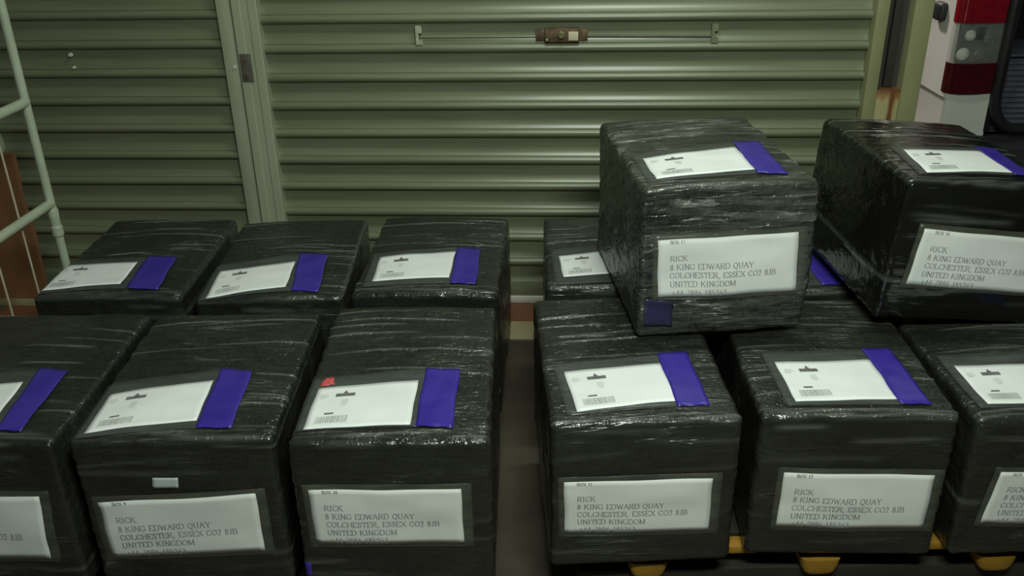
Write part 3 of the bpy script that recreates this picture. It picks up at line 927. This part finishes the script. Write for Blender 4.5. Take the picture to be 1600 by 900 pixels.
pallet('dark pallet with rounded yellow feet under the boxes right of the floor gap', 0.12, 1.36, 1.61, 2.75, M['pallet_yellow'], M['pallet_yellow'], (0.298, 0.692, 1.095), (0.493, 0.945))
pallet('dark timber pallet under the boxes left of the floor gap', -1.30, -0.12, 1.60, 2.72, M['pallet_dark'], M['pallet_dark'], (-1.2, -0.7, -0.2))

# ------------------------------------------------------------------ left rack, board
rk = empty('tubular_rack', (-1.4, 2.75, 0))
tag(rk, 'pale green tubular steel rack at the left picture edge', 'rack')


def L(p):
    return (p[0] + 1.4, p[1] - 2.75, p[2])


def rtube(name, pts, r, mat='rack', n=14):
    return MB().tube([L(p) for p in pts], r, n).build(name, M[mat], rk)


XR = -1.449
rtube('post', [(XR, 2.75, 0.0), (XR, 2.75, 1.75)], 0.0135)
rtube('post_sleeve', [(XR, 2.75, 0.488), (XR, 2.75, 0.492), (XR, 2.75, 0.520), (XR, 2.75, 0.524), (XR, 2.75, 0.545), (XR, 2.75, 0.575), (XR, 2.75, 0.582)],
      [0.0145, 0.018, 0.018, 0.0155, 0.0155, 0.0175, 0.0145])
rtube('post', [(-1.52, 1.95, 0.0), (-1.52, 1.95, 1.75)], 0.0135)
rtube('post', [(-2.05, 2.75, 0.0), (-2.05, 2.75, 1.75)], 0.0135)
rtube('post', [(-2.05, 1.95, 0.0), (-2.05, 1.95, 1.75)], 0.0135)
for z, t in ((0.921, 0.015), (0.598, 0.015), (1.28, 0.015), (1.70, 0.015)):
    rtube('side_rail', [(XR, 2.75, z), (-1.52, 1.95, z)], t)
    rtube('side_rail', [(-2.05, 2.75, z), (-2.05, 1.95, z)], t)
for y, xx in ((2.75, XR), (1.95, -1.52)):
    rtube('cross_rail', [(xx, y, 1.70), (-2.05, y, 1.70)], 0.012)
    rtube('cross_rail', [(xx, y, 0.10), (-2.05, y, 0.10)], 0.012)
MB().box(L((-2.05, 1.95, 0.112)), L((-1.53, 2.75, 0.124))).build('base_shelf', M['board'], rk)
for y, x in ((2.60, -1.4765), (2.45, -1.4865), (2.28, -1.502), (2.11, -1.517)):
    rtube('guard_wire', [(x, y, 0.124), (x, y, 1.70)], 0.0032, 'wire', 8)

bd = empty('brown_board', (-1.925, 3.25, 0), (0, 0, PSI))
tag(bd, 'brown hardboard sheet standing behind the pale green rack', 'board')
mb = MB()
mb.prism([(-0.30, 0.004), (0.118, 0.004), (0.128, 0.30), (0.118, 0.44), (0.128, 0.612), (-0.30, 0.625)], 1, -0.010, 0.012)
mb.build('board_sheet', M['board'], bd)
MB().box((-0.30, -0.018, 0.0), (0.10, -0.010, 0.03), 0.002).build('edge_batten', M['sill_beige'], bd)

# ------------------------------------------------------------------ white van behind the right end of the shutter
van = empty('white_van', (1.585, 3.30, 0))
tag(van, 'white van with its tailgate open, beyond the shutter jamb', 'van')
VL, VW, VH = 3.6, 1.55, 1.85


def van_profile(x_out, step):
    return x_out


# left flank with a rounded rear corner and a step at z 0.727
def flank():
    bm = bmesh.new()
    zs = [0.30, 0.45, 0.600, 0.718, 0.727, 0.735, 0.95, 1.25, 1.6, VH]
    xo = [0.012, 0.006, 0.003, 0.003, 0.001, -0.006, -0.004, 0.002, 0.02, 0.05]
    path = []
    rr = 0.022
    path.append((0.165, 0.0))
    path.append((0.09, 0.0))
    for k in range(0, 7):
        a = R(90 * k / 6)
        path.append((rr - rr * math.sin(a), rr - rr * math.cos(a)))
    path += [(0.0, 0.3), (0.0, 1.2), (0.0, 2.4), (0.0, VL)]
    rows = []
    for z, o in zip(zs, xo):
        rows.append([bm.verts.new((p[0] + (o if j > 1 else 0), p[1], z)) for j, p in enumerate(path)])
    for A, B in zip(rows, rows[1:]):
        for j in range(len(path) - 1):
            bm.faces.new((A[j], A[j + 1], B[j + 1], B[j]))
    bmesh.ops.recalc_face_normals(bm, faces=bm.faces[:])
    me = bpy.data.meshes.new('side_panel')
    bm.to_mesh(me)
    bm.free()
    me.polygons.foreach_set('use_smooth', [True] * len(me.polygons))
    me.set_sharp_from_angle(angle=R(35))
    return me


link_mesh('side_panel', flank(), M['van'], van)
MB().box((VW - 0.165, 0.0, 0.60), (VW, VL, VH), 0.02).build('far_side_panel', M['van'], van)
MB().box((0.05, 0.02, VH - 0.04), (VW - 0.05, VL, VH + 0.02), 0.02).build('roof', M['van'], van)
MB().box((0.02, 0.06, 0.30), (VW - 0.02, VL, 0.56), 0.01).build('cargo_floor', M['interior'], van)
MB().box((0.03, 1.6, 0.56), (VW - 0.03, 1.7, VH - 0.05), 0.01).build('bulkhead', M['interior'], van)
MB().box((0.165, 0.02, 0.56), (0.18, 1.6, VH - 0.05)).build('inner_trim', M['interior'], van)
MB().box((-0.02, -0.10, 0.30), (VW + 0.02, 0.04, 0.590), 0.03, 4).build('bumper', M['plastic_dark'], van)
for sx in (0.03, VW - 0.20):
    mb = MB()
    mb.tube([(sx, 0.75, 0.30), (sx + 0.02, 0.75, 0.30), (sx + 0.15, 0.75, 0.30), (sx + 0.17, 0.75, 0.30)], [0.26, 0.30, 0.30, 0.26], 32)
    mb.build('wheel', M['tyre'], van)
    mb = MB()
    mb.tube([(sx, 3.0, 0.30), (sx + 0.02, 3.0, 0.30), (sx + 0.15, 3.0, 0.30), (sx + 0.17, 3.0, 0.30)], [0.26, 0.30, 0.30, 0.26], 32)
    mb.build('wheel', M['tyre'], van)
# black side bump beyond the corner
mb = MB()
mb.box((-0.030, 0.10, 0.985), (0.006, 0.17, 1.050), 0.014, 4)
mb.build('side_latch', M['plastic_dark'], van)


def lamp_shell(z0, z1, inset, mat, name, parent, thick=0.012):
    """a lens band wrapping the rear corner"""
    bm = bmesh.new()
    path = []
    xr = 0.158
    rr = 0.03
    path.append((xr, 0.004))
    path.append((xr - 0.004, -0.014 + inset))
    path.append((0.09, -0.022 + inset))
    path.append((0.03, -0.020 + inset))
    for k in range(0, 6):
        a = R(90 * k / 5)
        path.append((rr - (rr + 0.008) * math.sin(a) - 0.0, rr - 0.016 - (rr + 0.001) * math.cos(a) + inset))
    path.append((-0.006, 0.035))
    rows = []
    n = 6
    for i in range(n + 1):
        z = z0 + (z1 - z0) * i / n
        rows.append([bm.verts.new((p[0], p[1], z)) for p in path])
    for A, B in zip(rows, rows[1:]):
        for j in range(len(path) - 1):
            bm.faces.new((A[j], A[j + 1], B[j + 1], B[j]))
    bmesh.ops.recalc_face_normals(bm, faces=bm.faces[:])
    bmesh.ops.solidify(bm, geom=bm.faces[:], thickness=thick * 0.4)
    bmesh.ops.recalc_face_normals(bm, faces=bm.faces[:])
    me = bpy.data.meshes.new(name)
    bm.to_mesh(me)
    bm.free()
    me.polygons.foreach_set('use_smooth', [True] * len(me.polygons))
    me.set_sharp_from_angle(angle=R(35))
    return link_mesh(name, me, M[mat], parent)


tl = MB().box((0.004, -0.006, 0.752), (0.158, 0.006, 1.22), 0.002).build('tail_lamp', M['chrome'], van)
lamp_shell(0.752, 0.858, 0.0, 'lens_dark_red', 'brake_lens', tl)
lamp_shell(0.860, 0.997, 0.0, 'lens_clear', 'reversing_lens', tl)
lamp_shell(0.999, 1.22, 0.0, 'lens_red', 'indicator_lens', tl)
for (bx, bz, br) in ((0.045, 0.955, 0.020), (0.030, 0.890, 0.024), (0.105, 0.945, 0.018), (0.090, 0.885, 0.022)):
    MB().tube([(bx, -0.005, bz), (bx, -0.012, bz), (bx, -0.016, bz)], [br, br * 0.8, br * 0.3], 16).build('reflector_cup', M['hem'] if bx < 0.06 else M['chrome'], tl)
mb = MB()
mb.box((0.060, -0.017, 0.940), (0.092, -0.006, 0.985), 0.004)
mb.build('bulb_socket', M['plastic_dark'], tl)

# black weatherstrip round the tailgate opening
seal = []
for z in (1.75, 1.4, 1.076, 0.95, 0.80, 0.74):
    seal.append((0.176, -0.012, z))
for k in range(1, 7):
    a = R(90 * k / 6)
    seal.append((0.176 + 0.10 * (1 - math.cos(a)), -0.012, 0.74 - 0.125 * math.sin(a)))
seal += [(0.45, -0.012, 0.607), (0.9, -0.012, 0.605), (1.3, -0.012, 0.607)]
MB().tube(seal, 0.020, 14).build('weatherstrip', M['rubber'], van)
MB().box((0.158, 0.0, 0.60), (0.186, 0.03, VH - 0.05), 0.004).build('door_edge', M['rubber'], van)

# ribbed blue grey mat standing folded in the opening
prof = [(0.06, 0.585)]
zz = 0.585
k = 0
while zz < 0.845:
    prof += [(0.075, zz + 0.003), (0.069, zz + 0.010), (0.075, zz + 0.017)]
    zz += 0.020
prof += [(0.072, 0.852), (0.10, 0.862), (0.30, 0.862), (0.30, 0.585)]
mb = MB()
mb.prism(prof, 0, 0.215, 1.30)
mb.build('ribbed_mat', M['ribbed'], van)
MB().box((0.205, 0.055, 0.864), (1.30, 0.34, 0.872), 0.002).build('mat_edge', M['ribbed'], van)
